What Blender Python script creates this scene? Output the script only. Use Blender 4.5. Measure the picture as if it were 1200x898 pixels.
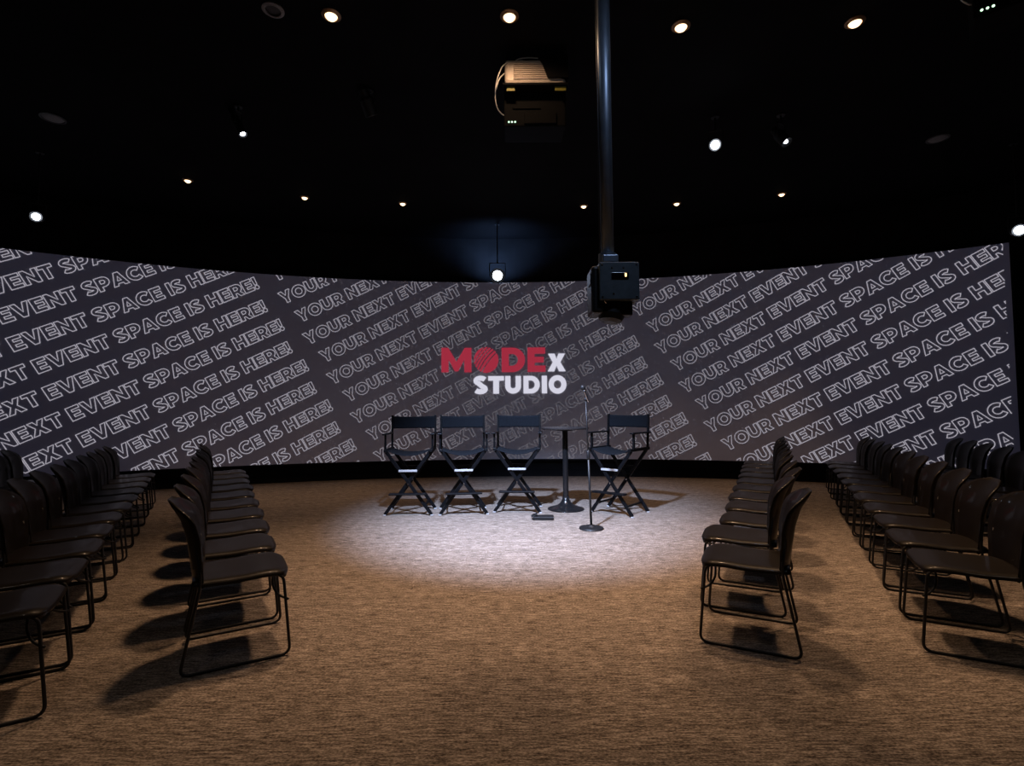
import bpy, bmesh, math, random
from mathutils import Vector, Matrix
from mathutils.geometry import tessellate_polygon

random.seed(7)
PI = math.pi
for o in list(bpy.data.objects):
    bpy.data.objects.remove(o)
SC = bpy.context.scene
COL = SC.collection
EYE = 1.3
RAD = math.radians

# ------------------------------------------------------------------ camera
cam_d = bpy.data.cameras.new('camera')
cam = bpy.data.objects.new('camera', cam_d)
COL.objects.link(cam)
cam_d.sensor_width = 36.0
cam_d.lens = 600.0 / 1200.0 * 36.0
cam_d.clip_start = 0.02
cam_d.clip_end = 100
_p, _r = RAD(2.8), RAD(0.4)
_f = Vector((0, math.cos(_p), math.sin(_p)))
_u = Vector((0, -math.sin(_p), math.cos(_p)))
_x = Vector((1, 0, 0))
rt = _x * math.cos(_r) - _u * math.sin(_r)
up = _x * math.sin(_r) + _u * math.cos(_r)
M3 = Matrix((rt, up, -_f)).transposed()
cam.matrix_world = Matrix.Translation((0, 0, EYE)) @ M3.to_4x4()
SC.camera = cam

# ------------------------------------------------------------------ world, exposure
W = bpy.data.worlds.new('world')
SC.world = W
W.use_nodes = True
W.node_tree.nodes['Background'].inputs[0].default_value = (0.5, 0.55, 0.7, 1)
W.node_tree.nodes['Background'].inputs[1].default_value = 0.0
SC.view_settings.view_transform = 'Standard'
SC.view_settings.look = 'None'
SC.view_settings.exposure = 0.0
SC.view_settings.gamma = 1.0
SC.view_settings.use_curve_mapping = False

# light levels (watts) used by the lamp builders further down
WARM = (1.0, 0.62, 0.36)
COOL = (0.52, 0.66, 1.0)
P_NEAR = 360.0        # warm downlights of the near row
P_FAR = 115.0          # warm downlights of the far row
P_STAGE = 3700.0      # cool spot on the stage
P_POLE_FILL = 40.0         # added cool lamp, unseen, to light the hanging pole
E_TEXT = 0.42
E_LOGO = 0.75

# ------------------------------------------------------------------ helpers
def new_mat(name, col, rough=0.5, metal=0.0, var=0.0, scale=20.0, spec=0.5, bump=0.0):
    m = bpy.data.materials.new(name)
    m.use_nodes = True
    nt = m.node_tree
    b = nt.nodes['Principled BSDF']
    b.inputs['Base Color'].default_value = (*col, 1)
    b.inputs['Roughness'].default_value = rough
    b.inputs['Metallic'].default_value = metal
    b.inputs['Specular IOR Level'].default_value = spec
    if var > 0 or bump > 0:
        tc = nt.nodes.new('ShaderNodeTexCoord')
        n = nt.nodes.new('ShaderNodeTexNoise')
        n.inputs['Scale'].default_value = scale
        n.inputs['Detail'].default_value = 4
        nt.links.new(tc.outputs['Object'], n.inputs['Vector'])
        if var > 0:
            r = nt.nodes.new('ShaderNodeValToRGB')
            r.color_ramp.elements[0].position = 0.3
            r.color_ramp.elements[1].position = 0.7
            r.color_ramp.elements[0].color = (*[c * (1 - var) for c in col], 1)
            r.color_ramp.elements[1].color = (*[min(1, c * (1 + var)) for c in col], 1)
            nt.links.new(n.outputs['Fac'], r.inputs['Fac'])
            nt.links.new(r.outputs['Color'], b.inputs['Base Color'])
        if bump > 0:
            bm = nt.nodes.new('ShaderNodeBump')
            bm.inputs['Strength'].default_value = bump
            bm.inputs['Distance'].default_value = 0.01
            nt.links.new(n.outputs['Fac'], bm.inputs['Height'])
            nt.links.new(bm.outputs['Normal'], b.inputs['Normal'])
    return m

def emit_mat(name, col, strength):
    m = bpy.data.materials.new(name)
    m.use_nodes = True
    nt = m.node_tree
    b = nt.nodes['Principled BSDF']
    b.inputs['Base Color'].default_value = (0.02, 0.02, 0.02, 1)
    b.inputs['Emission Color'].default_value = (*col, 1)
    b.inputs['Emission Strength'].default_value = strength
    return m

def link(name, bm, mat, parent=None, smooth=False, kind=None, recalc=True):
    if recalc:
        bmesh.ops.recalc_face_normals(bm, faces=bm.faces[:])
    me = bpy.data.meshes.new(name)
    bm.to_mesh(me)
    bm.free()
    if mat:
        me.materials.append(mat)
    if smooth:
        for p in me.polygons:
            p.use_smooth = True
    o = bpy.data.objects.new(name, me)
    COL.objects.link(o)
    if parent:
        o.parent = parent
    if kind:
        o['kind'] = kind
    return o

def empty(name, loc=(0, 0, 0), rz=0.0):
    o = bpy.data.objects.new(name, None)
    o.empty_display_size = 0.1
    COL.objects.link(o)
    o.location = loc
    o.rotation_euler = (0, 0, rz)
    return o

def tag(o, label, cat, group=None, kind=None):
    o['label'] = label
    o['category'] = cat
    if group:
        o['group'] = group
    if kind:
        o['kind'] = kind
    return o

def add_box(bm, c, s, rot=None, bevel=0.0):
    m = Matrix.Diagonal((s[0], s[1], s[2], 1))
    r = (rot.to_4x4() if rot is not None else Matrix.Identity(4))
    g = bmesh.ops.create_cube(bm, size=1.0, matrix=Matrix.Translation(c) @ r @ m)
    if bevel > 0:
        vs = set(g['verts'])
        es = [e for e in bm.edges if e.verts[0] in vs and e.verts[1] in vs]
        bmesh.ops.bevel(bm, geom=es, offset=bevel, segments=2, affect='EDGES', profile=0.5)

def add_bar(bm, a, b, w, d, ref=(0, 1, 0), bevel=0.0):
    """rectangular bar from a to b; d is its size along ref, w across"""
    a, b = Vector(a), Vector(b)
    z = (b - a)
    L = z.length
    z.normalize()
    y = Vector(ref)
    y = (y - z * y.dot(z)).normalized()
    x = y.cross(z)
    R = Matrix((x, y, z)).transposed()
    add_box(bm, (a + b) / 2, (w, d, L), R, bevel)

def fillet(pts, r, n=5):
    """round the corners of a polyline"""
    pts = [Vector(p) for p in pts]
    out = [pts[0]]
    for i in range(1, len(pts) - 1):
        p, a, b = pts[i], pts[i - 1], pts[i + 1]
        da, db = (a - p), (b - p)
        rr = min(r, da.length * 0.48, db.length * 0.48)
        s, e = p + da.normalized() * rr, p + db.normalized() * rr
        for k in range(n + 1):
            t = k / n
            out.append(s * (1 - t) ** 2 + p * 2 * t * (1 - t) + e * t * t)
    out.append(pts[-1])
    return out

def add_tube(bm, pts, r, n=10, cap=True):
    pts = [Vector(p) for p in pts]
    rings = []
    prev = None
    for i, p in enumerate(pts):
        if i == 0:
            t = pts[1] - pts[0]
        elif i == len(pts) - 1:
            t = pts[-1] - pts[-2]
        else:
            t = (pts[i + 1] - p).normalized() + (p - pts[i - 1]).normalized()
        t.normalize()
        if prev is None:
            ref = Vector((0, 0, 1)) if abs(t.z) < 0.9 else Vector((1, 0, 0))
            u = (ref - t * ref.dot(t)).normalized()
        else:
            u = (prev - t * prev.dot(t)).normalized()
        prev = u
        v = t.cross(u)
        rad = r[i] if isinstance(r, (list, tuple)) else r
        rings.append([bm.verts.new(p + (u * math.cos(2 * PI * k / n) + v * math.sin(2 * PI * k / n)) * rad) for k in range(n)])
    for a, b in zip(rings[:-1], rings[1:]):
        for k in range(n):
            bm.faces.new((a[k], a[(k + 1) % n], b[(k + 1) % n], b[k]))
    if cap:
        bm.faces.new(rings[0][::-1])
        bm.faces.new(rings[-1])

def add_lathe(bm, prof, n=32, mat=None):
    """prof: list of (r, z); axis z"""
    mat = mat or Matrix.Identity(4)
    rings = []
    for r, z in prof:
        if r < 1e-5:
            rings.append([bm.verts.new(mat @ Vector((0, 0, z)))])
        else:
            rings.append([bm.verts.new(mat @ Vector((r * math.cos(2 * PI * k / n), r * math.sin(2 * PI * k / n), z))) for k in range(n)])
    for a, b in zip(rings[:-1], rings[1:]):
        for k in range(n):
            k2 = (k + 1) % n
            if len(a) == 1 and len(b) == 1:
                continue
            if len(a) == 1:
                bm.faces.new((a[0], b[k], b[k2]))
            elif len(b) == 1:
                bm.faces.new((a[k], a[k2], b[0]))
            else:
                bm.faces.new((a[k], a[k2], b[k2], b[k]))

def axis_matrix(origin, direction):
    z = Vector(direction).normalized()
    ref = Vector((0, 0, 1)) if abs(z.z) < 0.95 else Vector((1, 0, 0))
    x = ref.cross(z).normalized()
    y = z.cross(x)
    R = Matrix((x, y, z)).transposed().to_4x4()
    return Matrix.Translation(origin) @ R

def children_of(o):
    return [c for c in COL.objects if c.parent == o]

def copy_tree(o, kids, parent=None):
    c = o.copy()
    COL.objects.link(c)
    if parent:
        c.parent = parent
    for ch in kids.get(o.name, []):
        copy_tree(ch, kids, c)
    return c

def kid_map():
    km = {}
    for ob in COL.objects:
        if ob.parent:
            km.setdefault(ob.parent.name, []).append(ob)
    return km

def spot_lamp(name, parent, loc, target, watts, col, cone, blend=0.6, size=0.04):
    d = bpy.data.lights.new(name, 'SPOT')
    d.energy = watts
    d.color = col
    d.spot_size = RAD(cone)
    d.spot_blend = blend
    d.shadow_soft_size = size
    o = bpy.data.objects.new(name, d)
    COL.objects.link(o)
    v = Vector(target) - Vector(loc)
    o.rotation_euler = v.to_track_quat('-Z', 'Y').to_euler()
    if parent:
        o.parent = parent
        o.location = Vector(loc) - parent.location
    else:
        o.location = loc
    return o

# ------------------------------------------------------------------ materials
def carpet_material():
    m = bpy.data.materials.new('carpet')
    m.use_nodes = True
    nt = m.node_tree
    N, L = nt.nodes, nt.links
    b = N['Principled BSDF']
    b.inputs['Roughness'].default_value = 0.95
    b.inputs['Specular IOR Level'].default_value = 0.1
    tc = N.new('ShaderNodeTexCoord')
    def streak(sx, sy, detail, seed):
        mp = N.new('ShaderNodeMapping')
        mp.inputs['Scale'].default_value = (sx, sy, 1)
        mp.inputs['Location'].default_value = (seed, seed * 1.7, 0)
        L.new(tc.outputs['Object'], mp.inputs['Vector'])
        n = N.new('ShaderNodeTexNoise')
        n.inputs['Scale'].default_value = 1.0
        n.inputs['Detail'].default_value = detail
        n.inputs['Roughness'].default_value = 0.6
        L.new(mp.outputs['Vector'], n.inputs['Vector'])
        return n.outputs['Fac']
    a = streak(13, 95, 4, 3.1)
    c = streak(3.0, 14, 3, 8.3)
    d = streak(75, 150, 3, 5.7)
    def mix(f1, f2, w):
        x = N.new('ShaderNodeMix')
        x.data_type = 'FLOAT'
        x.inputs[0].default_value = w
        L.new(f1, x.inputs[2])
        L.new(f2, x.inputs[3])
        return x.outputs[0]
    f = mix(mix(a, c, 0.22), d, 0.42)
    r = N.new('ShaderNodeValToRGB')
    e = r.color_ramp.elements
    e[0].position = 0.40
    e[0].color = (0.055, 0.043, 0.035, 1)
    e[1].position = 0.605
    e[1].color = (0.50, 0.42, 0.355, 1)
    e2 = e.new(0.50)
    e2.color = (0.215, 0.176, 0.145, 1)
    L.new(f, r.inputs['Fac'])
    L.new(r.outputs['Color'], b.inputs['Base Color'])
    bp = N.new('ShaderNodeBump')
    bp.inputs['Strength'].default_value = 0.35
    bp.inputs['Distance'].default_value = 0.006
    L.new(f, bp.inputs['Height'])
    L.new(bp.outputs['Normal'], b.inputs['Normal'])
    return m

M_carpet = carpet_material()
M_black = new_mat('matte_black_paint', (0.012, 0.012, 0.014), 0.85, var=0.3, scale=3, spec=0.15)
M_ceil = new_mat('black_ceiling_paint', (0.004, 0.004, 0.005), 0.9, var=0.3, scale=2, spec=0.1)
M_plastic = new_mat('black_moulded_plastic', (0.0085, 0.0060, 0.0036), 0.45, var=0.15, scale=40, spec=0.17)
M_plastic.node_tree.nodes['Principled BSDF'].inputs['Coat Weight'].default_value = 0.20
M_plastic.node_tree.nodes['Principled BSDF'].inputs['Coat Roughness'].default_value = 0.10
M_wire = new_mat('black_powder_coated_steel', (0.008, 0.008, 0.009), 0.5, var=0.1, scale=60)
M_wood = new_mat('black_lacquered_wood', (0.0035, 0.0038, 0.005), 0.45, var=0.3, scale=30, spec=0.16)
M_canvas = new_mat('black_canvas', (0.0055, 0.0075, 0.011), 0.9, var=0.25, scale=120, bump=0.15, spec=0.2)
M_tabletop = new_mat('dark_table_laminate', (0.03, 0.026, 0.026), 0.35, var=0.2, scale=15)
M_tablemetal = new_mat('black_enamelled_metal', (0.010, 0.010, 0.011), 0.22, var=0.1, scale=20)
M_steel = new_mat('blued_steel', (0.22, 0.27, 0.33), 0.42, metal=0.75, var=0.12, scale=10)
M_plate = new_mat('grey_blue_enamel', (0.075, 0.105, 0.125), 0.5, var=0.15, scale=25)
M_chrome = new_mat('bright_steel', (0.6, 0.6, 0.62), 0.25, metal=1.0, var=0.05, scale=30)
M_projector = new_mat('pale_grey_plastic', (0.55, 0.47, 0.40), 0.55, var=0.06, scale=30)
M_housing = new_mat('black_cover_plastic', (0.003, 0.003, 0.0035), 0.8, var=0.2, scale=20, spec=0.1)
M_yellow = new_mat('yellow_label', (0.20, 0.18, 0.02), 0.6, var=0.08, scale=50)
M_cable = new_mat('white_cable', (0.6, 0.58, 0.55), 0.5, var=0.05, scale=50)
M_grille = new_mat('grey_speaker_grille', (0.22, 0.22, 0.23), 0.8, var=0.3, scale=160)
M_ring = new_mat('dark_trim_ring', (0.03, 0.03, 0.032), 0.5, var=0.1, scale=40)
M_glow_trim = new_mat('glow_tinted_trim', (0.32, 0.19, 0.10), 0.45, metal=0.6, var=0.1, scale=40)  # orange glow round the lens put into the ring's colour
M_tip = new_mat('pale_foot_cap', (0.45, 0.45, 0.46), 0.5, var=0.1, scale=60)
M_screen_slot = new_mat('dark_glass', (0.004, 0.004, 0.005), 0.08, var=0.1, scale=30)
M_lens_warm = emit_mat('warm_lamp_lens', (1.0, 0.70, 0.40), 3.2)
M_lens_cool = emit_mat('cool_lamp_lens', (0.80, 0.88, 1.0), 16.0)
M_led = emit_mat('green_indicator', (0.6, 1.0, 0.65), 2.0)
M_led_amber = emit_mat('amber_indicator', (1.0, 0.62, 0.25), 3.0)

def screen_material():
    m = new_mat('projection_fabric', (0.66, 0.655, 0.69), 0.9, var=0.02, scale=0.6, spec=0.1)
    b = m.node_tree.nodes['Principled BSDF']
    b.inputs['Emission Color'].default_value = (0.42, 0.48, 1.0, 1)   # projected dark ground of the image
    b.inputs['Emission Strength'].default_value = 0.016
    return m
M_screen = screen_material()

def text_material():
    """the projected slogan: bright outlines, the image itself fades them round the logo"""
    m = bpy.data.materials.new('projected_white_outline')
    m.use_nodes = True
    nt = m.node_tree
    N, L = nt.nodes, nt.links
    b = N['Principled BSDF']
    b.inputs['Base Color'].default_value = (0.3, 0.3, 0.3, 1)
    b.inputs['Roughness'].default_value = 0.9
    b.inputs['Emission Color'].default_value = (0.93, 0.88, 1.0, 1)
    tc = N.new('ShaderNodeTexCoord')
    d = N.new('ShaderNodeVectorMath')
    d.operation = 'DISTANCE'
    d.inputs[1].default_value = (0.25, 9.7, 1.5)
    L.new(tc.outputs['Object'], d.inputs[0])
    mr = N.new('ShaderNodeMapRange')
    mr.inputs['From Min'].default_value = 0.8
    mr.inputs['From Max'].default_value = 4.8
    mr.inputs['To Min'].default_value = 0.13 * E_TEXT / 0.5
    mr.inputs['To Max'].default_value = E_TEXT
    L.new(d.outputs['Value'], mr.inputs['Value'])
    L.new(mr.outputs['Result'], b.inputs['Emission Strength'])
    return m
M_text = text_material()
for _m in (M_text, M_screen, M_led, M_led_amber):
    _m.cycles.emission_sampling = 'NONE'      # too faint to be worth sampling as lamps
M_red = emit_mat('projected_red', (0.72, 0.05, 0.10), E_LOGO * 0.62)
M_white = emit_mat('projected_white', (0.87, 0.86, 1.0), E_LOGO)

# ------------------------------------------------------------------ room shell
R0, Y0 = 13.5, 9.75
CY = Y0 - R0                 # centre of the round room
ZC = 4.6
RW = R0 + 0.10

def arc_pt(r, a):            # a measured from straight ahead, clockwise
    return (r * math.sin(a), CY + r * math.cos(a))

def arc_wall(bm, r0, r1, a0, a1, z0, z1, n):
    rows = []
    for i in range(n + 1):
        a = a0 + (a1 - a0) * i / n
        (xi, yi), (xo, yo) = arc_pt(r0, a), arc_pt(r1, a)
        rows.append([bm.verts.new((xi, yi, z0)), bm.verts.new((xi, yi, z1)),
                     bm.verts.new((xo, yo, z1)), bm.verts.new((xo, yo, z0))])
    for a, b in zip(rows[:-1], rows[1:]):
        for k in range(4):
            bm.faces.new((a[k], b[k], b[(k + 1) % 4], a[(k + 1) % 4]))
    bm.faces.new(rows[0])
    bm.faces.new(rows[-1][::-1])

bm = bmesh.new()
add_lathe(bm, [(0, 0), (RW + 0.2, 0), (RW + 0.2, -0.1), (0, -0.1)], 96, Matrix.Translation((0, CY, 0)))
floor = link('floor', bm, M_carpet, kind='structure')
tag(floor, 'brown heathered loop carpet floor of the round room', 'floor')
bm = bmesh.new()
add_lathe(bm, [(0, ZC), (RW + 0.2, ZC), (RW + 0.2, ZC + 0.1), (0, ZC + 0.1)], 96, Matrix.Translation((0, CY, 0)))
tag(link('ceiling', bm, M_ceil, kind='structure'), 'black painted ceiling above the seating and stage', 'ceiling')
for nm, a in (('front', 0), ('right', 90), ('back', 180), ('left', 270)):
    bm = bmesh.new()
    arc_wall(bm, RW, RW + 0.12, RAD(a - 45), RAD(a + 45), 0, ZC, 48)
    side = {'front': 'behind the projection screen', 'right': 'to the right of the seating',
            'left': 'to the left of the seating', 'back': 'behind the camera'}[nm]
    tag(link('wall_' + nm, bm, M_black, smooth=False, kind='structure'), 'black curved wall ' + side, 'wall')
bm = bmesh.new()
arc_wall(bm, RW - 0.02, RW - 0.001, RAD(-45), RAD(45), 0.0, 0.12, 48)
tag(link('baseboard_front', bm, M_black, kind='structure'), 'black baseboard along the curved wall under the screen', 'baseboard')

# ------------------------------------------------------------------ projection screen
SZ0, SZ1 = 0.335, 3.715
UA, UB = -10.4, 7.86
bm = bmesh.new()
arc_wall(bm, R0, R0 + 0.05, UA / R0, UB / R0, SZ0, SZ1, 90)
screen = link('projection_screen', bm, M_screen, smooth=False)
tag(screen, 'wide curved projection screen showing slanted outlined slogan and red and white logo', 'screen')
bm = bmesh.new()
for z0, z1 in ((SZ0 - 0.03, SZ0), (SZ1, SZ1 + 0.03)):
    arc_wall(bm, R0 - 0.005, R0 + 0.06, UA / R0, (UB + 0.03) / R0, z0, z1, 90)
arc_wall(bm, R0 - 0.005, R0 + 0.06, UB / R0, (UB + 0.035) / R0, SZ0, SZ1, 2)
link('screen_frame', bm, M_black, screen)

# lettering, drawn as outlines in (u, v): u along the arc, v height
def ell(cx, cy, rx, ry, a0, a1, n):
    return [(cx + rx * math.cos(RAD(a0 + (a1 - a0) * i / n)), cy + ry * math.sin(RAD(a0 + (a1 - a0) * i / n))) for i in range(n + 1)]

def offset_line(pts, h):
    out = []
    for i, p in enumerate(pts):
        a = pts[max(0, i - 1)]
        b = pts[min(len(pts) - 1, i + 1)]
        dx, dy = b[0] - a[0], b[1] - a[1]
        l = math.hypot(dx, dy) or 1
        out.append((p[0] - dy / l * h, p[1] + dx / l * h))
    return out

def fat(pts, h):
    return offset_line(pts, h) + offset_line(pts, -h)[::-1]

def glyphs(s):
    """s = stem width in cap heights -> char: (advance width, [closed loops, outer first])"""
    G = {}
    G['I'] = (s, [[(0, 0), (s, 0), (s, 1), (0, 1)]])
    w = 0.92
    b0, b1 = 0.5 - s * 0.42, 0.5 + s * 0.42
    G['H'] = (w, [[(0, 0), (s, 0), (s, b0), (w - s, b0), (w - s, 0), (w, 0), (w, 1), (w - s, 1), (w - s, b1), (s, b1), (s, 1), (0, 1)]])
    w = 0.76
    t = s * 0.86
    G['E'] = (w, [[(0, 0), (w, 0), (w, t), (s, t), (s, 0.5 - t * .45), (w - .07, 0.5 - t * .45), (w - .07, 0.5 + t * .45), (s, 0.5 + t * .45), (s, 1 - t), (w - .01, 1 - t), (w - .01, 1), (0, 1)]])
    w = 0.82
    G['T'] = (w, [[(w / 2 - s / 2, 0), (w / 2 + s / 2, 0), (w / 2 + s / 2, 1 - t), (w, 1 - t), (w, 1), (0, 1), (0, 1 - t), (w / 2 - s / 2, 1 - t)]])
    w = 0.94
    G['N'] = (w, [[(0, 0), (s, 0), (s, 0.58), (w - s * 0.88, 0), (w, 0), (w, 1), (w - s, 1), (w - s, 0.42), (s * 0.88, 1), (0, 1)]])
    w = 1.0
    G['V'] = (w, [[(w / 2 - s * .52, 0), (w / 2 + s * .52, 0), (w, 1), (w - s * 1.08, 1), (w / 2, 0.34), (s * 1.08, 1), (0, 1)]])
    w = 0.98
    G['X'] = (w, [[(0, 0), (s * 1.2, 0), (w / 2, 0.32), (w - s * 1.2, 0), (w, 0), (w / 2 + s * .70, 0.51), (w - .03, 1), (w - .03 - s * 1.18, 1), (w / 2, 0.70), (.03 + s * 1.18, 1), (.03, 1), (w / 2 - s * .70, 0.51)]])
    w = 0.96
    G['Y'] = (w, [[(w / 2 - s / 2, 0), (w / 2 + s / 2, 0), (w / 2 + s / 2, 0.36), (w, 1), (w - s * 1.1, 1), (w / 2, 0.60), (s * 1.1, 1), (0, 1), (w / 2 - s / 2, 0.36)]])
    w = 1.02
    G['A'] = (w, [[(0, 0), (s * 1.08, 0), (s * 1.08 + .06, 0.16), (w - s * 1.08 - .06, 0.16), (w - s * 1.08, 0), (w, 0), (w / 2 + s * .54, 1), (w / 2 - s * .54, 1)],
                  [(w / 2 - .13, 0.37), (w / 2 + .13, 0.37), (w / 2, 0.70)]])
    w = 0.90
    rr = w / 2 - s / 2
    cl = [(s / 2, 1.0)] + ell(w / 2, 0.42, rr, 0.42 - s / 2 + .01, 180, 360, 16) + [(w - s / 2, 1.0)]
    G['U'] = (w, [fat(cl, s / 2)])
    w = 1.08
    G['O'] = (w, [ell(w / 2, 0.5, w / 2, 0.52, 0, 360, 36)[:-1], ell(w / 2, 0.5, w / 2 - s * 1.03, 0.52 - s * .95, 0, 360, 30)[:-1]])
    w = 0.84
    bowl = [(0, 0), (s, 0), (s, 0.28), (0.44, 0.28)] + ell(0.44, 0.64, w - 0.44, 0.36, -90, 90, 16) + [(0, 1)]
    hole = [(s, 0.28 + t)] + ell(0.42, 0.64, w - 0.42 - s, 0.36 - t, -90, 90, 10) + [(s, 1 - t)]
    G['P'] = (w, [bowl, hole])
    w = 0.88
    bowl = [(0, 0), (s, 0), (s, 0.27), (0.40, 0.27), (w - s * 1.22, 0), (w, 0), (w - .21, 0.32)] + ell(0.44, 0.64, w - .02 - 0.44, 0.36, -55, 90, 14) + [(0, 1)]
    hole = [(s, 0.28 + t)] + ell(0.42, 0.64, w - .04 - 0.42 - s, 0.36 - t, -90, 90, 10) + [(s, 1 - t)]
    G['R'] = (w, [bowl, hole])
    G['C'] = (0.95, [fat(ell(0.53, 0.5, 0.53 - s / 2, 0.52 - s / 2, 44, 316, 26), s / 2)])
    k = s * .47
    sl = ell(0.405, 0.735, 0.275, 0.285 - k, 28, 236, 14) + ell(0.385, 0.265, 0.29, 0.285 - k, 58, -152, 14)
    G['S'] = (0.80, [fat(sl, k)])
    G['!'] = (s * 1.1, [[(s * .2, 0.36), (s * .9, 0.36), (s * 1.05, 1), (s * .05, 1)], ell(s * .55, 0.14, s * .56, 0.155, 0, 360, 16)[:-1]])
    w = 1.20
    G['M'] = (w, [[(0, 0), (s * .95, 0), (s * .95, 0.52), (w / 2 - s * .22, 0.04), (w / 2 + s * .22, 0.04), (w - s * .95, 0.52), (w - s * .95, 0), (w, 0), (w, 1), (w - s * .9, 1), (w / 2, 0.43), (s * .9, 1), (0, 1)]])
    w = 0.98
    G['D'] = (w, [[(0, 0), (0.46, 0)] + ell(0.46, 0.5, w - 0.46, 0.5, -90, 90, 18) + [(0, 1)],
                  [(s, t)] + ell(0.44, 0.5, w - 0.44 - s, 0.5 - t, -90, 90, 14) + [(s, 1 - t)]])
    return G

def layout(text, G, gap=0.085, space=0.34):
    x = 0.0
    out = []
    for ch in text:
        if ch == ' ':
            x += space
            continue
        w, loops = G[ch]
        out.append((x, loops))
        x += w + gap
    return out, x - gap

def dense(loop, step):
    out = []
    n = len(loop)
    for i in range(n):
        a, b = loop[i], loop[(i + 1) % n]
        l = math.hypot(b[0] - a[0], b[1] - a[1])
        if l < 1e-6:
            continue
        k = max(1, int(math.ceil(l / step)))
        for j in range(k):
            out.append((a[0] + (b[0] - a[0]) * j / k, a[1] + (b[1] - a[1]) * j / k))
    return out

def ribbon(loop, w):
    """quads of a band of width w round a closed loop, mitred"""
    n = len(loop)
    ins, outs = [], []
    for i in range(n):
        p, a, b = loop[i], loop[i - 1], loop[(i + 1) % n]
        d1 = Vector((p[0] - a[0], p[1] - a[1])).normalized()
        d2 = Vector((b[0] - p[0], b[1] - p[1])).normalized()
        n1, n2 = Vector((-d1.y, d1.x)), Vector((-d2.y, d2.x))
        m = n1 + n2
        if m.length < 1e-4:
            m = n1.copy()
        m.normalize()
        k = min(1.6, 1.0 / max(0.3, m.dot(n1)))
        q = Vector(p)
        ins.append(q + m * (w / 2 * k))
        outs.append(q - m * (w / 2 * k))
    return [(ins[i], ins[(i + 1) % n], outs[(i + 1) % n], outs[i]) for i in range(n)]

def clip(poly, lo_u, hi_u, lo_v, hi_v):
    for ax, lim, sg in ((0, lo_u, 1), (0, hi_u, -1), (1, lo_v, 1), (1, hi_v, -1)):
        res = []
        n = len(poly)
        for i in range(n):
            a, b = poly[i], poly[(i + 1) % n]
            fa, fb = (a[ax] - lim) * sg, (b[ax] - lim) * sg
            if fa >= 0:
                res.append(a)
            if (fa >= 0) != (fb >= 0):
                t = fa / (fa - fb)
                res.append(a + (b - a) * t)
        poly = res
        if len(poly) < 3:
            return []
    return poly

def on_screen(u, v, lift):
    a = u / R0
    x, y = arc_pt(R0 - lift, a)
    return (x, y, v)

bm = bmesh.new()
G1 = glyphs(0.27)
lay, total = layout('YOUR NEXT EVENT SPACE IS HERE!', G1)
TA = RAD(28.2)
ex, ny = (math.cos(TA), math.sin(TA)), (math.sin(TA), -math.cos(TA))
LINE = 5.24
CAP = 0.215
kx = LINE / total
RIB = 0.0095
for panel in (-2, -1, 0, 1):
    for k in range(-16, 17):
        # top left corner of each line's Y
        n2, odd = divmod(k, 2)
        u0 = -4.26 + panel * (6.54 if panel < 0 else 6.51) + n2 * 0.4175 + odd * 0.28
        v0 = {-2: 3.94, -1: 3.66, 0: 3.38, 1: 3.18}[panel] - n2 * 0.7225 - odd * 0.32
        for gx, loops in lay:
            cu, cv = u0 + ex[0] * gx * kx, v0 + ex[1] * gx * kx
            if cu < UA - 1 or cu > UB + 1 or cv < SZ0 - 1 or cv > SZ1 + 1:
                continue
            for lp in loops:
                pts = [((gx + x) * kx, (y - 1) * CAP) for x, y in lp]
                pts = [(u0 + ex[0] * a - ex[1] * b, v0 + ex[1] * a + ex[0] * b) for a, b in pts]
                for q in ribbon(dense(pts, 0.12), RIB):
                    q = clip(list(q), UA + 0.05, UB - 0.07, SZ0 + 0.004, SZ1 - 0.004)
                    if len(q) >= 3:
                        try:
                            bm.faces.new([bm.verts.new(on_screen(a[0], a[1], 0.006)) for a in q])
                        except ValueError:
                            pass
bmesh.ops.remove_doubles(bm, verts=bm.verts[:], dist=0.0004)
lettering = link('slogan_lettering', bm, M_text, screen, recalc=False)

def fill_loops(bm, loops, lift):
    vs = [Vector((p[0], p[1], 0)) for lp in loops for p in lp]
    tris = tessellate_polygon([[Vector((p[0], p[1], 0)) for p in lp] for lp in loops])
    bv = [bm.verts.new(on_screen(v.x, v.y, lift)) for v in vs]
    for t in tris:
        try:
            bm.faces.new([bv[i] for i in t])
        except ValueError:
            pass

G2 = glyphs(0.30)
def put(bm, ch, u0, u1, v0, v1, lift=0.011):
    w, loops = G2[ch]
    xs = [p[0] for lp in loops for p in lp]
    ys = [p[1] for lp in loops for p in lp]
    ax, bx, ay, by = min(xs), max(xs), min(ys), max(ys)
    L = [[(u0 + (p[0] - ax) / (bx - ax) * (u1 - u0), v0 + (p[1] - ay) / (by - ay) * (v1 - v0)) for p in lp] for lp in loops]
    L = [dense(lp, 0.1) for lp in L]
    fill_loops(bm, L, lift)

def px_u(x):      # pixel column on the logo's stretch of the screen, only used to read widths off
    return (x - 600.0) * 0.01622

logo = empty('logo', (0, 0, 0))
logo.parent = screen
bm = bmesh.new()
VT, VB = 2.452, 1.985
put(bm, 'M', px_u(517.5), px_u(552.5), VB, VT)
put(bm, 'D', px_u(588), px_u(615.5), VB, VT)
put(bm, 'E', px_u(618.5), px_u(639.5), VB, VT)
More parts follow.
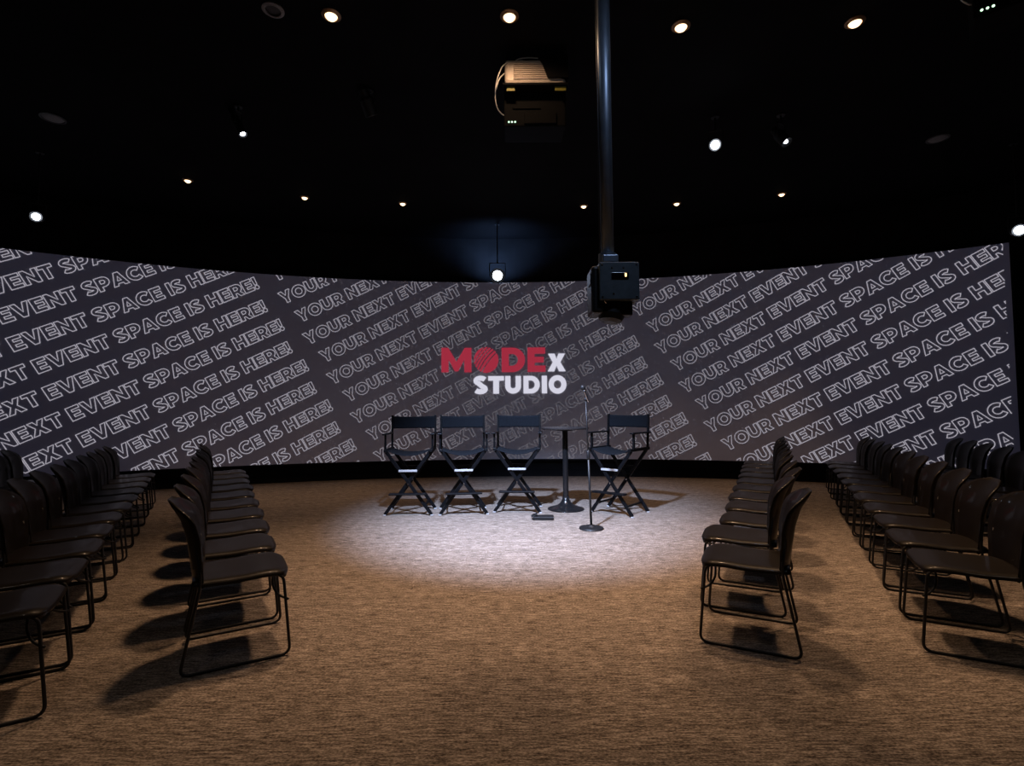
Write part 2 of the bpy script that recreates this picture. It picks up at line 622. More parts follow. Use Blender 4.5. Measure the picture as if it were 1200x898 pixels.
# the O is a filled disc cut by slanted curved stripes
cu, cv, ru, rv = px_u(569.8), (VT + VB) / 2, 0.235, 0.245
def lune(t0, t1):
    """band of the disc between two tilted arcs"""
    A = []
    n = 14
    ca, sa = math.cos(RAD(52)), math.sin(RAD(52))
    def edge(t):
        h = math.sqrt(max(0, 1 - t * t))
        return [(-h + 2 * h * i / n, t + 0.13 * (1 - ((-h + 2 * h * i / n) / max(h, 1e-3)) ** 2) * (1 - abs(t))) for i in range(n + 1)]
    a, b = edge(t0), edge(t1)
    lp = a + b[::-1]
    return [(cu + ru * (x * ca - y * sa), cv + rv * (x * sa + y * ca)) for x, y in lp]
edges = [-0.992, -0.34, -0.26, -0.09, 0.00, 0.16, 0.25, 0.41, 0.50, 0.66, 0.74, 0.992]
for i in range(0, len(edges) - 1, 2):
    a, b = edges[i], edges[i + 1]
    for j in range(5):
        fill_loops(bm, [lune(a + (b - a) * j / 5, a + (b - a) * (j + 1) / 5)], 0.011)
link('red_word', bm, M_red, logo, recalc=False)
bm = bmesh.new()
put(bm, 'X', px_u(642), px_u(663), 1.992, 2.330)
SB, ST = 1.575, 1.910
for ch, a, b in (('S', 554.8, 571.5), ('T', 572.2, 590.5), ('U', 592, 610.5), ('D', 613.5, 632.5), ('I', 635, 641), ('O', 643, 663.7)):
    ov = 0.008 if ch in 'SO' else 0
    put(bm, ch, px_u(a), px_u(b), SB - ov, ST + ov)
link('white_word', bm, M_white, logo, recalc=False)

# ------------------------------------------------------------------ stacking chairs
def shell_mesh(bm, P, nu, nv, thick):
    """P(i/nu, j/nv) -> Vector; closed shell with thickness along the normal"""
    V = [[Vector(P(i / nu, j / nv)) for j in range(nv + 1)] for i in range(nu + 1)]
    Nn = [[None] * (nv + 1) for _ in range(nu + 1)]
    for i in range(nu + 1):
        for j in range(nv + 1):
            du = V[min(nu, i + 1)][j] - V[max(0, i - 1)][j]
            dv = V[i][min(nv, j + 1)] - V[i][max(0, j - 1)]
            n = du.cross(dv)
            if n.length < 1e-9:
                n = Vector((0, 0, 1))
            Nn[i][j] = n.normalized()
    A = [[bm.verts.new(V[i][j] + Nn[i][j] * thick / 2) for j in range(nv + 1)] for i in range(nu + 1)]
    B = [[bm.verts.new(V[i][j] - Nn[i][j] * thick / 2) for j in range(nv + 1)] for i in range(nu + 1)]
    for i in range(nu):
        for j in range(nv):
            bm.faces.new((A[i][j], A[i + 1][j], A[i + 1][j + 1], A[i][j + 1]))
            bm.faces.new((B[i][j], B[i][j + 1], B[i + 1][j + 1], B[i + 1][j]))
    for i in range(nu):
        bm.faces.new((A[i][0], B[i][0], B[i + 1][0], A[i + 1][0]))
        bm.faces.new((A[i][nv], A[i + 1][nv], B[i + 1][nv], B[i][nv]))
    for j in range(nv):
        bm.faces.new((A[0][j], A[0][j + 1], B[0][j + 1], B[0][j]))
        bm.faces.new((A[nu][j], B[nu][j], B[nu][j + 1], A[nu][j + 1]))

def interp(tab, t):
    for (a, x), (b, y) in zip(tab[:-1], tab[1:]):
        if t <= b:
            k = (t - a) / (b - a)
            return x + (y - x) * k
    return tab[-1][1]

def smooth_interp(tab, t):
    # small average for a soft profile
    return (interp(tab, max(tab[0][0], t - .03)) + interp(tab, t) + interp(tab, min(tab[-1][0], t + .03))) / 3

HW = 0.232
def seat_pt(u, v):
    # u: rear to front, v: right to left
    tab = [(0, 0.436), (0.12, 0.431), (0.45, 0.430), (0.72, 0.438), (0.88, 0.438), (0.96, 0.428), (1, 0.412)]
    x = -0.205 + 0.450 * u
    z = smooth_interp(tab, u)
    s = 2 * v - 1
    hw = HW * (0.93 + 0.07 * min(1, u * 1.6))
    # rounded front corners
    if u > 0.86:
        hw *= 1 - 0.10 * ((u - 0.86) / 0.14) ** 2
    y = hw * s
    z -= 0.016 * max(0, (abs(s) - 0.80) / 0.20) ** 2
    z += 0.004 * (s * s)
    x -= 0.022 * (abs(s) ** 4) * u
    return (x, y, z)

def back_pt(u, v):
    # u: bottom to top, v: right to left
    z = 0.405 + 0.432 * u
    tab = [(0, -0.200), (0.15, -0.212), (0.30, -0.220), (0.55, -0.238), (0.78, -0.268), (1, -0.325)]
    x = smooth_interp(tab, u)
    s = 2 * v - 1
    hw = interp([(0, 0.198), (0.2, 0.212), (0.5, 0.230), (0.72, 0.233), (1.0, 0.226)], u)
    # rounded top
    if u > 0.70:
        k = (u - 0.70) / 0.30
        hw *= math.sqrt(max(0.10, 1 - k ** 3.2 * 0.90))
    y = hw * s
    x += (0.062 + 0.004 * u) * (abs(y) / 0.23) ** 2.2
    return (x, y, z)

def make_stack_chair():
    root = empty('stacking_chair')
    bm = bmesh.new()
    shell_mesh(bm, seat_pt, 20, 14, 0.011)
    link('seat', bm, M_plastic, root, smooth=True)
    bm = bmesh.new()
    shell_mesh(bm, back_pt, 16, 14, 0.011)
    link('backrest', bm, M_plastic, root, smooth=True)
    R = 0.0075
    for s in (-1, 1):
        y = 0.236 * s
        bm = bmesh.new()
        pts = fillet([(-0.185, 0.198 * s, 0.60), (-0.165, 0.215 * s, 0.430), (-0.249, y, R), (0.249, y, R), (0.212, 0.222 * s, 0.424), (0.10, 0.205 * s, 0.422)], 0.045, 5)
        add_tube(bm, pts, R, 8)
        link('sled_leg', bm, M_wire, root, smooth=True)
        bm = bmesh.new()
        add_tube(bm, fillet([(0.238, 0.233 * s, 0.290), (0.195, 0.20 * s, 0.305), (0.165, 0.172 * s, 0.345), (0.165, 0.160 * s, 0.424)], 0.05, 5), 0.006, 8)
        link('brace', bm, M_wire, root, smooth=True)
    bm = bmesh.new()
    add_tube(bm, [(0.10, -0.206, 0.421), (0.10, 0.206, 0.421)], R, 8)
    add_tube(bm, [(-0.163, -0.214, 0.421), (-0.163, 0.214, 0.421)], R, 8)
    link('seat_frame', bm, M_wire, root, smooth=True)
    return root

ORD = ['first', 'second', 'third', 'fourth', 'fifth', 'sixth', 'seventh', 'eighth', 'ninth', 'tenth', 'eleventh', 'twelfth']
proto = make_stack_chair()
KM = kid_map()
used = [False]
def stack_chair(x, y, rz, label, group):
    if not used[0]:
        o = proto
        used[0] = True
    else:
        o = copy_tree(proto, KM)
    o.location = (x, y, 0)
    o.rotation_euler = (0, 0, rz)
    tag(o, label, 'chair', group)

def chair_row(side, A, ang, n, first, pitch, descr, group, shifts={}):
    """A = front foot (aisle side of the chair nearest the camera); ang = row's lean off the room axis"""
    sg = -1 if side == 'L' else 1
    rd = Vector((sg * math.sin(RAD(ang)), math.cos(RAD(ang))))
    fd = Vector((-sg * math.cos(RAD(ang)), math.sin(RAD(ang))))
    base = Vector(A) - fd * 0.249 + rd * 0.236
    for i in range(first, n):
        p = base + rd * pitch * i
        da, dx = shifts.get(i, (random.uniform(-1.8, 1.8), random.uniform(-0.012, 0.012)))
        if i == 0:
            da, dx = shifts.get(0, (0, 0))
        p = p + fd * dx
        rz = math.atan2(fd.y, fd.x) + RAD(da)
        where = ORD[i - first] + ' from the camera' if i > first else 'nearest the camera'
        stack_chair(p.x, p.y, rz, 'black stacking chair, %s, %s' % (where, descr), group)

chair_row('L', (-1.19, 2.79), 29.8, 10, 0, 0.552, 'left row beside open floor', 'left front row of stacking chairs')
chair_row('R', (1.03, 2.90), 26.6, 11, 0, 0.552, 'right row beside open floor', 'right front row of stacking chairs', {1: (1.0, 0.06), 3: (-1, -0.01)})
chair_row('L', (-2.00, 2.25), 31.0, 11, 0, 0.530, 'second row on the left', 'left middle row of stacking chairs')
chair_row('R', (2.16, 2.77), 27.2, 11, 0, 0.552, 'second row on the right', 'right middle row of stacking chairs')
chair_row('L', (-2.84, 1.76), 31.0, 11, 7, 0.530, 'third row at left edge', 'left rear row of stacking chairs')
chair_row('R', (3.10, 2.28), 27.2, 11, 4, 0.552, 'third row at right edge', 'right rear row of stacking chairs')

# ------------------------------------------------------------------ director chairs
def make_director():
    root = empty('director_chair')
    # local: -y is the front (towards the audience), x to the sitter's left
    FY, RY = -0.21, 0.21
    zr = 0.775
    # legs: front pair and rear pair, each an X
    for yy, off in ((FY, 0.0), (RY, 0.0)):
        for s in (-1, 1):
            bm = bmesh.new()
            y2 = yy + 0.016 * s
            a, b = Vector((0.265 * s, y2, zr)), Vector((-0.285 * s, y2, 0.012))
            add_bar(bm, a, b, 0.040, 0.024, (0, 1, 0), 0.003)
            lg = link('leg', bm, M_wood, root)
            bm = bmesh.new()
            add_box(bm, (-0.288 * s, y2, 0.007), (0.036, 0.028, 0.014), None, 0.003)
            cp = link('foot_cap', bm, M_tip, lg)
        bm = bmesh.new()
        add_lathe(bm, [(0, -0.03), (0.007, -0.03), (0.007, 0.03), (0, 0.03)], 10, axis_matrix((0, yy, 0.383), (0, 1, 0)))
        link('pivot_bolt', bm, M_chrome, root)
    for s in (-1, 1):
        bm = bmesh.new()
        add_box(bm, (0.275 * s, 0.0, zr + 0.012), (0.040, 0.52, 0.034), None, 0.004)
        link('seat_rail', bm, M_wood, root)
        bm = bmesh.new()
        add_box(bm, (0.288 * s, -0.165, 0.885), (0.022, 0.032, 0.19), None, 0.003)
        link('arm_post', bm, M_wood, root)
        bm = bmesh.new()
        add_bar(bm, (0.278 * s, 0.225, zr - 0.01), (0.282 * s, 0.262, 1.215), 0.024, 0.034, (0, 1, 0), 0.004)
        link('back_post', bm, M_wood, root)
        bm = bmesh.new()
        add_box(bm, (0.292 * s, 0.015, 0.986), (0.052, 0.49, 0.018), None, 0.005)
        link('armrest', bm, M_wood, root)
    # slung seat
    bm = bmesh.new()
    def sp(u, v):
        s = 2 * u - 1
        return (0.268 * s, -0.215 + 0.43 * v, 0.792 - 0.050 * (1 - s * s) - 0.018 * (1 - v) * (1 - s * s))
    shell_mesh(bm, sp, 14, 8, 0.006)
    link('seat', bm, M_canvas, root, smooth=True)
    # canvas back
    bm = bmesh.new()
    def bp(u, v):
        s = 2 * u - 1
        return (0.293 * s, 0.248 + 0.040 * (1 - s * s) + 0.012 * v, 1.040 + 0.165 * v - 0.014 * (1 - s * s) * (v - 0.2))
    shell_mesh(bm, bp, 14, 6, 0.006)
    link('backrest', bm, M_canvas, root, smooth=True)
    # footrest on the front legs
    bm = bmesh.new()
    add_box(bm, (0, FY - 0.055, 0.268), (0.44, 0.085, 0.020), None, 0.005)
    link('footrest', bm, M_wood, root)
    for yy in (FY - 0.036, RY + 0.036):
        bm = bmesh.new()
        add_box(bm, (0, yy, 0.545), (0.225, 0.020, 0.026), None, 0.004)
        link('stretcher', bm, M_tip if yy < 0 else M_wood, root)
    for s in (-1, 1):
        bm = bmesh.new()
        add_bar(bm, (0.205 * s, FY + 0.01, 0.118), (0.205 * s, RY - 0.01, 0.118), 0.018, 0.024, (0, 0, 1), 0.003)
        link('side_rail', bm, M_wood, root)
    return root

dproto = make_director()
KM = kid_map()
dl = ['black canvas director chair at the left end of the stage group',
      'black canvas director chair second from the left on the stage',
      'black canvas director chair just left of the round high table',
      'black canvas director chair turned sideways to the right of the table and microphone']
def foot_mid(a, b, rz):      # root position from the middle of the two front feet
    m = (Vector(a) + Vector(b)) / 2
    f = Vector((math.sin(rz), -math.cos(rz)))
    return m - f * 0.21
specs = [((-1.57, 6.29), (-0.98, 6.32), 2.5), ((-0.875, 6.29), (-0.325, 6.36), 7.0), ((-0.25, 6.44), (0.36, 6.42), -4.0), ((0.98, 6.46), (1.41, 6.09), -40.0)]
for i, (a, b, deg) in enumerate(specs):
    o = dproto if i == 0 else copy_tree(dproto, KM)
    p = foot_mid(a, b, RAD(deg))
    o.location = (p.x, p.y, 0)
    o.rotation_euler = (0, 0, RAD(deg))
    tag(o, dl[i], 'chair', 'director chairs on the stage')

# ------------------------------------------------------------------ round high table
t = empty('bistro_table', (0.68, 6.63, 0))
tag(t, 'tall round black pedestal table between the director chairs', 'table')
bm = bmesh.new()
add_lathe(bm, [(0, 1.022), (0.292, 1.022), (0.306, 1.030), (0.308, 1.042), (0.300, 1.048), (0, 1.048)], 48)
link('table_top', bm, M_tabletop, t, smooth=False)
bm = bmesh.new()
add_lathe(bm, [(0, 0.10), (0.036, 0.10), (0.036, 1.0), (0.11, 1.006), (0.11, 1.021), (0, 1.021)], 28)
link('column', bm, M_tablemetal, t, smooth=False)
bm = bmesh.new()
add_lathe(bm, [(0, 0), (0.228, 0), (0.235, 0.006), (0.228, 0.014), (0.17, 0.030), (0.11, 0.052), (0.070, 0.085), (0.048, 0.125), (0.038, 0.17), (0, 0.17)], 48)
link('base', bm, M_tablemetal, t, smooth=True)

# ------------------------------------------------------------------ microphone stand + microphone
ms = empty('microphone_stand', (0.84, 5.56, 0))
tag(ms, 'straight black microphone stand on a round base in front of the table', 'microphone stand')
bm = bmesh.new()
add_lathe(bm, [(0, 0), (0.130, 0), (0.132, 0.008), (0.126, 0.018), (0.05, 0.026), (0.022, 0.045), (0, 0.045)], 40)
link('base', bm, M_wire, ms, smooth=False)
bm = bmesh.new()
add_tube(bm, [(0, 0, 0.03), (-0.022, 0, 0.80)], 0.0125, 12)
link('lower_tube', bm, M_wire, ms, smooth=True)
bm = bmesh.new()
add_tube(bm, [(-0.0205, 0, 0.74), (-0.021, 0, 0.76), (-0.022, 0, 0.82), (-0.0225, 0, 0.835)], [0.014, 0.019, 0.019, 0.012], 14)
link('clutch', bm, M_wire, ms, smooth=True)
bm = bmesh.new()
add_tube(bm, [(-0.022, 0, 0.82), (-0.041, 0, 1.375)], 0.0085, 10)
link('upper_tube', bm, M_wire, ms, smooth=True)
bm = bmesh.new()
add_tube(bm, [(-0.041, 0, 1.37), (-0.041, 0, 1.405)], 0.013, 10)
add_tube(bm, [(-0.041, 0, 1.400), (-0.036, -0.004, 1.416)], [0.013, 0.008], 10)
link('clip', bm, M_wire, ms, smooth=True)
mic = empty('microphone', (0.84 - 0.032, 5.56 - 0.030, 1.425))
tag(mic, 'handheld microphone clipped on top of the black stand', 'microphone')
bm = bmesh.new()
ax = Vector((-0.42, -0.10, 1.0)).normalized()
mo = Vector((0.015, 0, -0.055))
add_lathe(bm, [(0, -0.075), (0.010, -0.075), (0.012, -0.06), (0.014, 0.05), (0.017, 0.072), (0.0, 0.072)], 16, axis_matrix(mo + ax * 0.06, ax))
link('handle', bm, M_chrome, mic, smooth=True)
bm = bmesh.new()
add_lathe(bm, [(0, 0.070), (0.018, 0.070), (0.026, 0.084), (0.027, 0.098), (0.024, 0.113), (0.014, 0.124), (0, 0.127)], 18, axis_matrix(mo + ax * 0.06, ax))
link('grille', bm, M_wire, mic, smooth=True)

# ------------------------------------------------------------------ small box on the floor
bx = empty('floor_box', (0.335, 6.05, 0), RAD(-4))
tag(bx, 'small flat black box with raised flap lying on carpet before the table', 'box')
bm = bmesh.new()
add_box(bm, (0.02, 0, 0.021), (0.24, 0.13, 0.040), None, 0.006)
link('body', bm, M_wire, bx)
bm = bmesh.new()
add_box(bm, (-0.085, 0.0, 0.050), (0.075, 0.11, 0.012), Matrix.Rotation(RAD(-22), 3, 'Y'), 0.003)
link('flap', bm, M_wire, bx)

# ------------------------------------------------------------------ ceiling downlights
def warm_downlight(x, y, watts, label, cone, r=0.048, blend=1.0, col=WARM):
    o = empty('downlight', (x, y, ZC))
    tag(o, label, 'ceiling light', 'warm downlights in the black ceiling')
    bm = bmesh.new()
    add_lathe(bm, [(r + 0.004, -0.002), (r + 0.030, -0.002), (r + 0.032, -0.010), (r + 0.012, -0.022), (r + 0.004, -0.022), (r + 0.004, -0.002)], 28)
    link('trim_ring', bm, M_glow_trim, o, smooth=False)
    bm = bmesh.new()
    add_lathe(bm, [(r + 0.004, -0.003), (r, -0.020), (r * 0.8, -0.034), (r * 0.45, -0.043), (0, -0.046)], 24)
    link('lens', bm, M_lens_warm, o, smooth=True)
    spot_lamp('bulb', o, (x, y, ZC - 0.06), (x, y, 0), watts, col, cone, blend, 0.15)
    return o

near = [((-1.491, 4.127), 'warm glowing ceiling downlight at the left of the nearer row'),
        ((0.0, 4.15), 'warm glowing ceiling downlight directly above the hanging projector'),
        ((1.485, 4.28), 'warm glowing ceiling downlight right of the suspended pole'),
        ((2.969, 4.244), 'warm glowing ceiling downlight at the right of the nearer row')]
for (x, y), lb in near:
    if abs(x) < 0.5:
        o = warm_downlight(x, y, P_NEAR * 0.9, lb, 76)
        spot_lamp('bulb', o, (x, y, ZC - 0.055), (x, y, 0), 26, WARM, 165, 0.5, 0.04)
    else:
        warm_downlight(x, y, P_NEAR, lb, 76)
for i, x in enumerate((-3.3, -1.5, 1.5, 3.3)):     # next row back, over the nearest chairs
    warm_downlight(x, 0.9, P_NEAR * 0.07, ('warm ceiling downlight over the left outer seats behind the view', 'warm ceiling downlight over the left aisle behind the view',
                   'warm ceiling downlight over the right aisle behind the view', 'warm ceiling downlight over the right outer seats behind the view')[i], 72, col=(1.0, 0.82, 0.66))
far = [((-4.622, 7.179), 'small warm downlight at the left end of the farther row'),
       ((-3.20, 7.801), 'small warm downlight second from the left in the farther row'),
       ((-1.732, 8.061), 'small warm downlight third from the left in the farther row'),
       ((1.192, 8.218), 'small warm downlight just left of the pole in the farther row'),
       ((2.686, 8.139), 'small warm downlight just right of the pole in the farther row'),
       ((4.206, 7.798), 'small warm downlight at the right end of the farther row')]
for (x, y), lb in far:
    warm_downlight(x, y, P_FAR, lb, 52, 0.040)

# an unlit one
o = empty('unlit_downlight', (-1.948, 4.065, ZC))
tag(o, 'dark unlit round ceiling fitting left of the leftmost near downlight', 'ceiling light')
bm = bmesh.new()
add_lathe(bm, [(0.062, -0.001), (0.085, -0.001), (0.087, -0.012), (0.066, -0.022), (0.060, -0.018), (0.062, -0.001)], 28)
link('trim_ring', bm, M_grille, o)
bm = bmesh.new()
add_lathe(bm, [(0.064, -0.003), (0.05, -0.006), (0, -0.008)], 24)
link('lens', bm, M_ring, o, smooth=True)

# ceiling speakers
for (x, y), lb in (((-5.144, 5.606), 'round grey ceiling speaker at the far left'), ((5.292, 6.184), 'round grey ceiling speaker at the far right')):
    o = empty('ceiling_speaker', (x, y, ZC))
    tag(o, lb, 'speaker', 'round ceiling speakers')
    bm = bmesh.new()
    add_lathe(bm, [(0.098, -0.001), (0.118, -0.001), (0.120, -0.012), (0.100, -0.016), (0.098, -0.001)], 36)
    link('rim', bm, M_ring, o)
    bm = bmesh.new()
    add_lathe(bm, [(0.099, -0.004), (0.09, -0.014), (0.05, -0.020), (0, -0.022)], 36)
    link('grille', bm, M_grille, o, smooth=True)

# ------------------------------------------------------------------ hung spotlights
def can_spot(loc, aim, label, lit=True, r=0.075, length=0.26, lens_r=None, watts=0, cone=40, col=COOL, target=None, lens=None, blend=0.8, soft=0.05):
    """loc = centre of the lens; aim = direction the lens faces"""
    d = Vector(aim).normalized()
    loc = Vector(loc)
    o = empty('spotlight', loc)
    tag(o, label, 'spotlight', 'black spotlights hung from the ceiling')
    M = axis_matrix((0, 0, 0), d)
    lr = lens_r or r * 0.8
    bm = bmesh.new()
    add_lathe(bm, [(lr, -0.012), (r * 0.97, 0.004), (r, 0.0), (r, -length * 0.62), (r * 0.72, -length * 0.75), (r * 0.66, -length), (0, -length * 1.02)], 28, M)
    link('can', bm, M_wire, o, smooth=False)
    bm = bmesh.new()
    add_lathe(bm, [(lr, -0.012), (lr * 0.75, -0.004), (lr * 0.4, 0.001), (0, 0.003)], 24, M)
    link('lens', bm, lens or (M_lens_cool if lit else M_screen_slot), o, smooth=True)
    # yoke: two arms from the can's middle up to a clamp, rod to the ceiling
    mid = -d * (length * 0.40)
    side = Vector((d.y, -d.x, 0))
    side = side.normalized() if side.length > 0.05 else Vector((1, 0, 0))
    topz = min(ZC - loc.z - 0.03, mid.z + r + 0.10)
    bm = bmesh.new()
    pts = [mid + side * (r + 0.006), mid + side * (r + 0.012) + Vector((0, 0, 0.02)),
           Vector((mid.x, mid.y, topz)) + side * (r + 0.012), Vector((mid.x, mid.y, topz)) - side * (r + 0.012),
           mid - side * (r + 0.012) + Vector((0, 0, 0.02)), mid - side * (r + 0.006)]
    add_tube(bm, fillet(pts, 0.015, 3), 0.007, 8)
    link('yoke', bm, M_wire, o, smooth=True)
    bm = bmesh.new()
    add_tube(bm, [(mid.x, mid.y, topz), (mid.x, mid.y, ZC - loc.z)], 0.011, 10)
    add_lathe(bm, [(0, -0.012), (0.045, -0.012), (0.045, 0), (0, 0)], 20, Matrix.Translation((mid.x, mid.y, ZC - loc.z)))
    link('drop_rod', bm, M_wire, o, smooth=False)
    if watts:
        spot_lamp('bulb', o, loc + d * 0.03, target if target else loc + d, watts, col, cone, blend, soft)
    can_spot.last = o
    return o

# stage key light (above the frame), aimed at the director chairs
sl = Vector((-0.55, 3.25, 4.25))
tg = Vector((0.22, 6.0, 0.0))
can_spot(sl, tg - sl, 'black spotlight above the audience aimed down at the stage', r=0.10, length=0.32, watts=P_STAGE, cone=56, blend=1.0, soft=0.11, target=tg)
# spotlights seen from the room
can_spot((-0.243, 8.95, 3.643), (0.03, -1, -0.22), 'brilliant blue white spotlight above the centre of the screen', r=0.13, lens_r=0.085, length=0.24, watts=25, cone=60)
hl = can_spot.last
for nm_, loc_, tg_, w_, c_ in (('added_halo_lamp', (-0.27, 9.24, 3.74), (-0.27, 9.50, 4.22), 80, 134),):
    spot_lamp(nm_, hl, loc_, tg_, w_, (0.30, 0.52, 1.0), c_, 1.0, 0.05)  # lamp added behind the spotlight to cast a blue halo on the wall
can_spot((-5.948, 6.30, 3.736), (0.55, -0.8, -0.30), 'small cool white spotlight at the left edge above the screen', r=0.065, lens_r=0.042)
can_spot((6.308, 6.25, 3.458), (-0.6, -0.8, -0.30), 'small cool white spotlight at the right edge above the screen', r=0.075, lens_r=0.052)
can_spot((2.294, 5.60, 4.229), (-0.40, -0.80, -0.42), 'bright cool white spotlight right of the pole facing the seats', r=0.065, lens_r=0.046)
can_spot((3.098, 5.60, 4.252), (0.30, -0.5, -0.85), 'small dim cool spotlight beside the bright one right of the pole', r=0.06, lens_r=0.022)
can_spot((-2.889, 5.40, 4.275), (0.42, -0.10, -0.80), 'slim black spotlight with a small white lens at the upper left', r=0.042, lens_r=0.026, length=0.36)
can_spot((-1.44, 5.20, 4.36), (0.25, 0.5, -0.8), 'dark unlit spotlight left of the hanging projector', lit=False, r=0.07, length=0.24)

# ------------------------------------------------------------------ ceiling projectors
def make_projector():
    root = empty('ceiling_projector', (0, 0, 0))
    # origin: middle of the lower box's front bottom edge; front faces -y
    bm = bmesh.new()
    add_box(bm, (0, 0.26, 0.560), (0.56, 0.44, 0.225), None, 0.028)
    body = link('body', bm, M_projector, root, smooth=False)
    bm = bmesh.new()
    for k in range(8):
        add_box(bm, (0.02, 0.036, 0.486 + k * 0.0195), (0.44, 0.012, 0.0085), None, 0.0015)
    link('vent_slats', bm, M_projector, body)
    # added black wedge: shade on the body's right half, edge slanting
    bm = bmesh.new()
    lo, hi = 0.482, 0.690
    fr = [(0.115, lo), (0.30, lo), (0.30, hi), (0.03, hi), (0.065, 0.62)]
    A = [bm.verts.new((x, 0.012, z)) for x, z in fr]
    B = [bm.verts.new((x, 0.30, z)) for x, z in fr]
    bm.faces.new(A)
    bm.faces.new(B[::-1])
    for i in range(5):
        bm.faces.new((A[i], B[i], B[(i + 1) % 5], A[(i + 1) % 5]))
    link('shade_wedge', bm, M_housing, root)
    bm = bmesh.new()
    add_box(bm, (0.0, 0.26, 0.434), (0.60, 0.46, 0.022), None, 0.004)
    link('mounting_plate', bm, M_housing, root)
    bm = bmesh.new()
    add_box(bm, (0.0, 0.30, 0.265), (0.58, 0.30, 0.33), None, 0.012)
    add_box(bm, (-0.08, 0.148, 0.27), (0.26, 0.02, 0.012), None, 0.002)
    add_box(bm, (0.05, 0.145, 0.17), (0.30, 0.02, 0.10), None, 0.004)
    link('housing', bm, M_housing, root)
    for x, w in ((-0.225, 0.076), (0.232, 0.105)):
        bm = bmesh.new()
        add_box(bm, (x, 0.060, 0.403), (w, 0.006, 0.040), None, 0.001)
        link('label', bm, M_yellow, root)
    for k in range(3):
        bm = bmesh.new()
        bmesh.ops.create_icosphere(bm, subdivisions=2, radius=0.0085, matrix=Matrix.Translation((-0.245 + k * 0.029, 0.148, 0.141)))
        link('indicator', bm, M_led, root, smooth=True)
    for pts in ([(-0.22, 0.10, 0.66), (-0.16, 0.09, 0.71), (-0.05, 0.09, 0.722), (0.10, 0.10, 0.712), (0.20, 0.14, 0.695), (0.25, 0.2, 0.69)],
                [(-0.20, 0.12, 0.66), (-0.15, 0.10, 0.702), (-0.09, 0.10, 0.695), (-0.06, 0.12, 0.66)],
                [(-0.22, 0.05, 0.66), (-0.30, 0.03, 0.61), (-0.355, 0.03, 0.47), (-0.372, 0.06, 0.33), (-0.355, 0.10, 0.24), (-0.31, 0.16, 0.222), (-0.285, 0.18, 0.222)],
                [(-0.285, 0.06, 0.55), (-0.335, 0.03, 0.48), (-0.36, 0.02, 0.37)]):
        bm = bmesh.new()
        add_tube(bm, fillet(pts, 0.06, 4), 0.0055, 8)
        link('cable', bm, M_cable, root, smooth=True)
    bm = bmesh.new()
    for sx in (-0.2, 0.2):
        for sy in (0.20, 0.40):
            add_tube(bm, [(sx, sy, 0.66), (sx, sy, 0.765)], 0.012, 8)
    link('hanger', bm, M_black, root)
    return root

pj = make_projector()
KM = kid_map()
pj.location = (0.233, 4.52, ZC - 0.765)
tag(pj, 'hanging projector with lit slatted body, yellow labels and looped white cables', 'projector', 'projectors hung from the ceiling')
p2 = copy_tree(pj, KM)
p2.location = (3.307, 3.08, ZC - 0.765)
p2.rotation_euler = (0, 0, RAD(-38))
tag(p2, 'dark projector with three green indicators at the top right corner', 'projector', 'projectors hung from the ceiling')

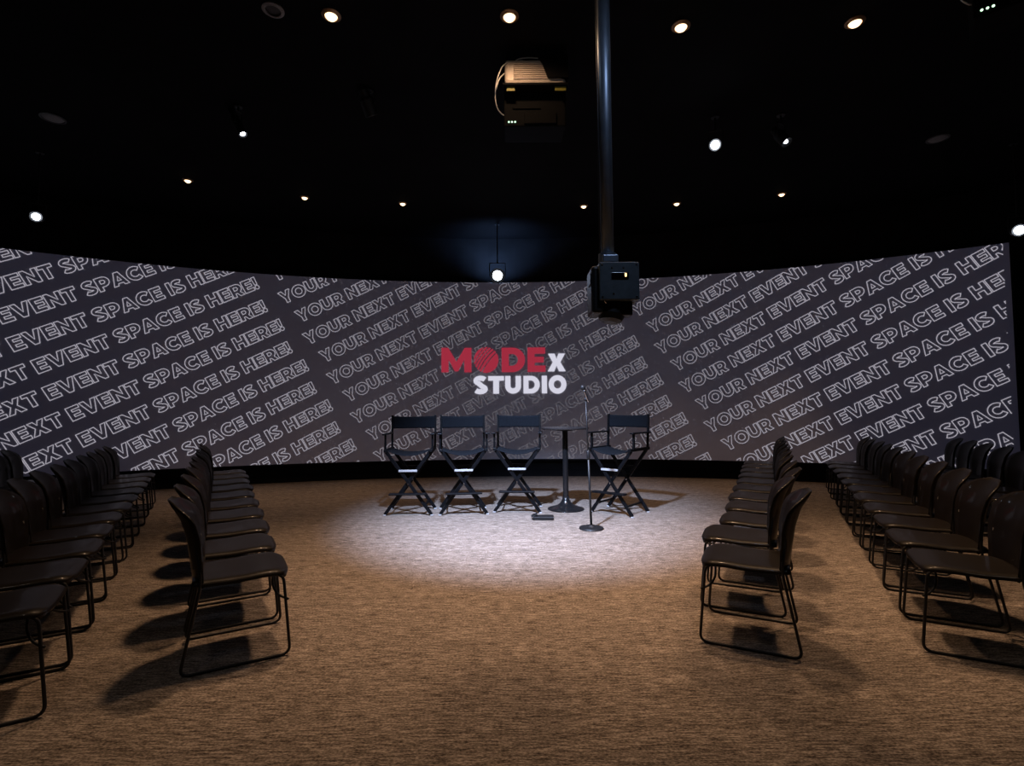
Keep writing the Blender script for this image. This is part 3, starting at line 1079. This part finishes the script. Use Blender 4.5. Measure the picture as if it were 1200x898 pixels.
# ------------------------------------------------------------------ pole with hanging camera unit
pu = empty('pole_mounted_unit', (0.608, 3.20, 0))
tag(pu, 'grey blue steel box and dark lens barrel hanging on a ceiling pole', 'camera unit')
bm = bmesh.new()
add_tube(bm, [(0, 0, 2.24), (0, 0, ZC - 0.001)], 0.042, 24)
link('pole', bm, M_steel, pu, smooth=True)
bm = bmesh.new()
add_tube(bm, [(-0.047, -0.012, 2.16), (-0.047, -0.012, ZC - 0.001)], 0.005, 8)
link('cable', bm, M_wire, pu, smooth=True)
bm = bmesh.new()
add_tube(bm, [(0, 0, 2.19), (0, 0, 2.27)], 0.055, 20)
add_box(bm, (0.01, -0.04, 2.225), (0.10, 0.05, 0.05), None, 0.008)
link('clamp', bm, M_steel, pu, smooth=False)
bm = bmesh.new()
add_box(bm, (0.055, -0.02, 2.075), (0.245, 0.16, 0.235), None, 0.006)
box = link('box', bm, M_plate, pu)
bm = bmesh.new()
add_box(bm, (0.058, -0.102, 2.105), (0.105, 0.006, 0.040), None, 0.002)
link('slot', bm, M_screen_slot, box)
bm = bmesh.new()
add_box(bm, (0.092, -0.106, 2.109), (0.011, 0.004, 0.022), None, 0.001)
link('indicator', bm, M_led_amber, box)
bm = bmesh.new()
for x, z in ((-0.05, 2.175), (0.16, 2.175), (0.01, 2.155), (0.08, 2.155), (0.018, 1.995), (0.16, 1.975), (-0.05, 1.975)):
    add_lathe(bm, [(0, 0.003), (0.006, 0.002), (0.007, -0.001), (0, -0.001)], 10, axis_matrix((x, -0.1005, z), (0, -1, 0)))
link('screws', bm, M_wire, box, smooth=True)
bm = bmesh.new()
add_box(bm, (-0.075, 0.03, 2.03), (0.075, 0.20, 0.30), None, 0.02)
add_box(bm, (-0.112, -0.01, 2.10), (0.012, 0.10, 0.07), None, 0.003)
link('side_bracket', bm, M_wire, pu)
bm = bmesh.new()
add_lathe(bm, [(0, -0.10), (0.080, -0.10), (0.086, -0.08), (0.086, 0.05), (0.070, 0.085), (0.040, 0.10), (0, 0.10)], 32, axis_matrix((0.030, 0.02, 1.93), (-0.16, -0.10, -1.0)))
add_box(bm, (0.11, 0.0, 1.915), (0.07, 0.10, 0.09), None, 0.008)
link('lens_barrel', bm, M_wire, pu, smooth=False)
bm = bmesh.new()
add_tube(bm, fillet([(-0.05, -0.06, 1.98), (-0.035, -0.08, 1.955), (-0.02, -0.07, 1.94)], 0.01, 3), 0.006, 8)
link('lever', bm, M_chrome, pu, smooth=True)

# ------------------------------------------------------------------ unseen lamp added to light the pole
wl = Vector((1.15, 1.75, 4.25))
wt = Vector((0.62, 3.2, 2.7))
can_spot(wl, wt - wl, 'added unseen spotlight in front of the hanging pole to light it', r=0.09, length=0.28, watts=P_POLE_FILL, cone=80, blend=1.0, target=wt)
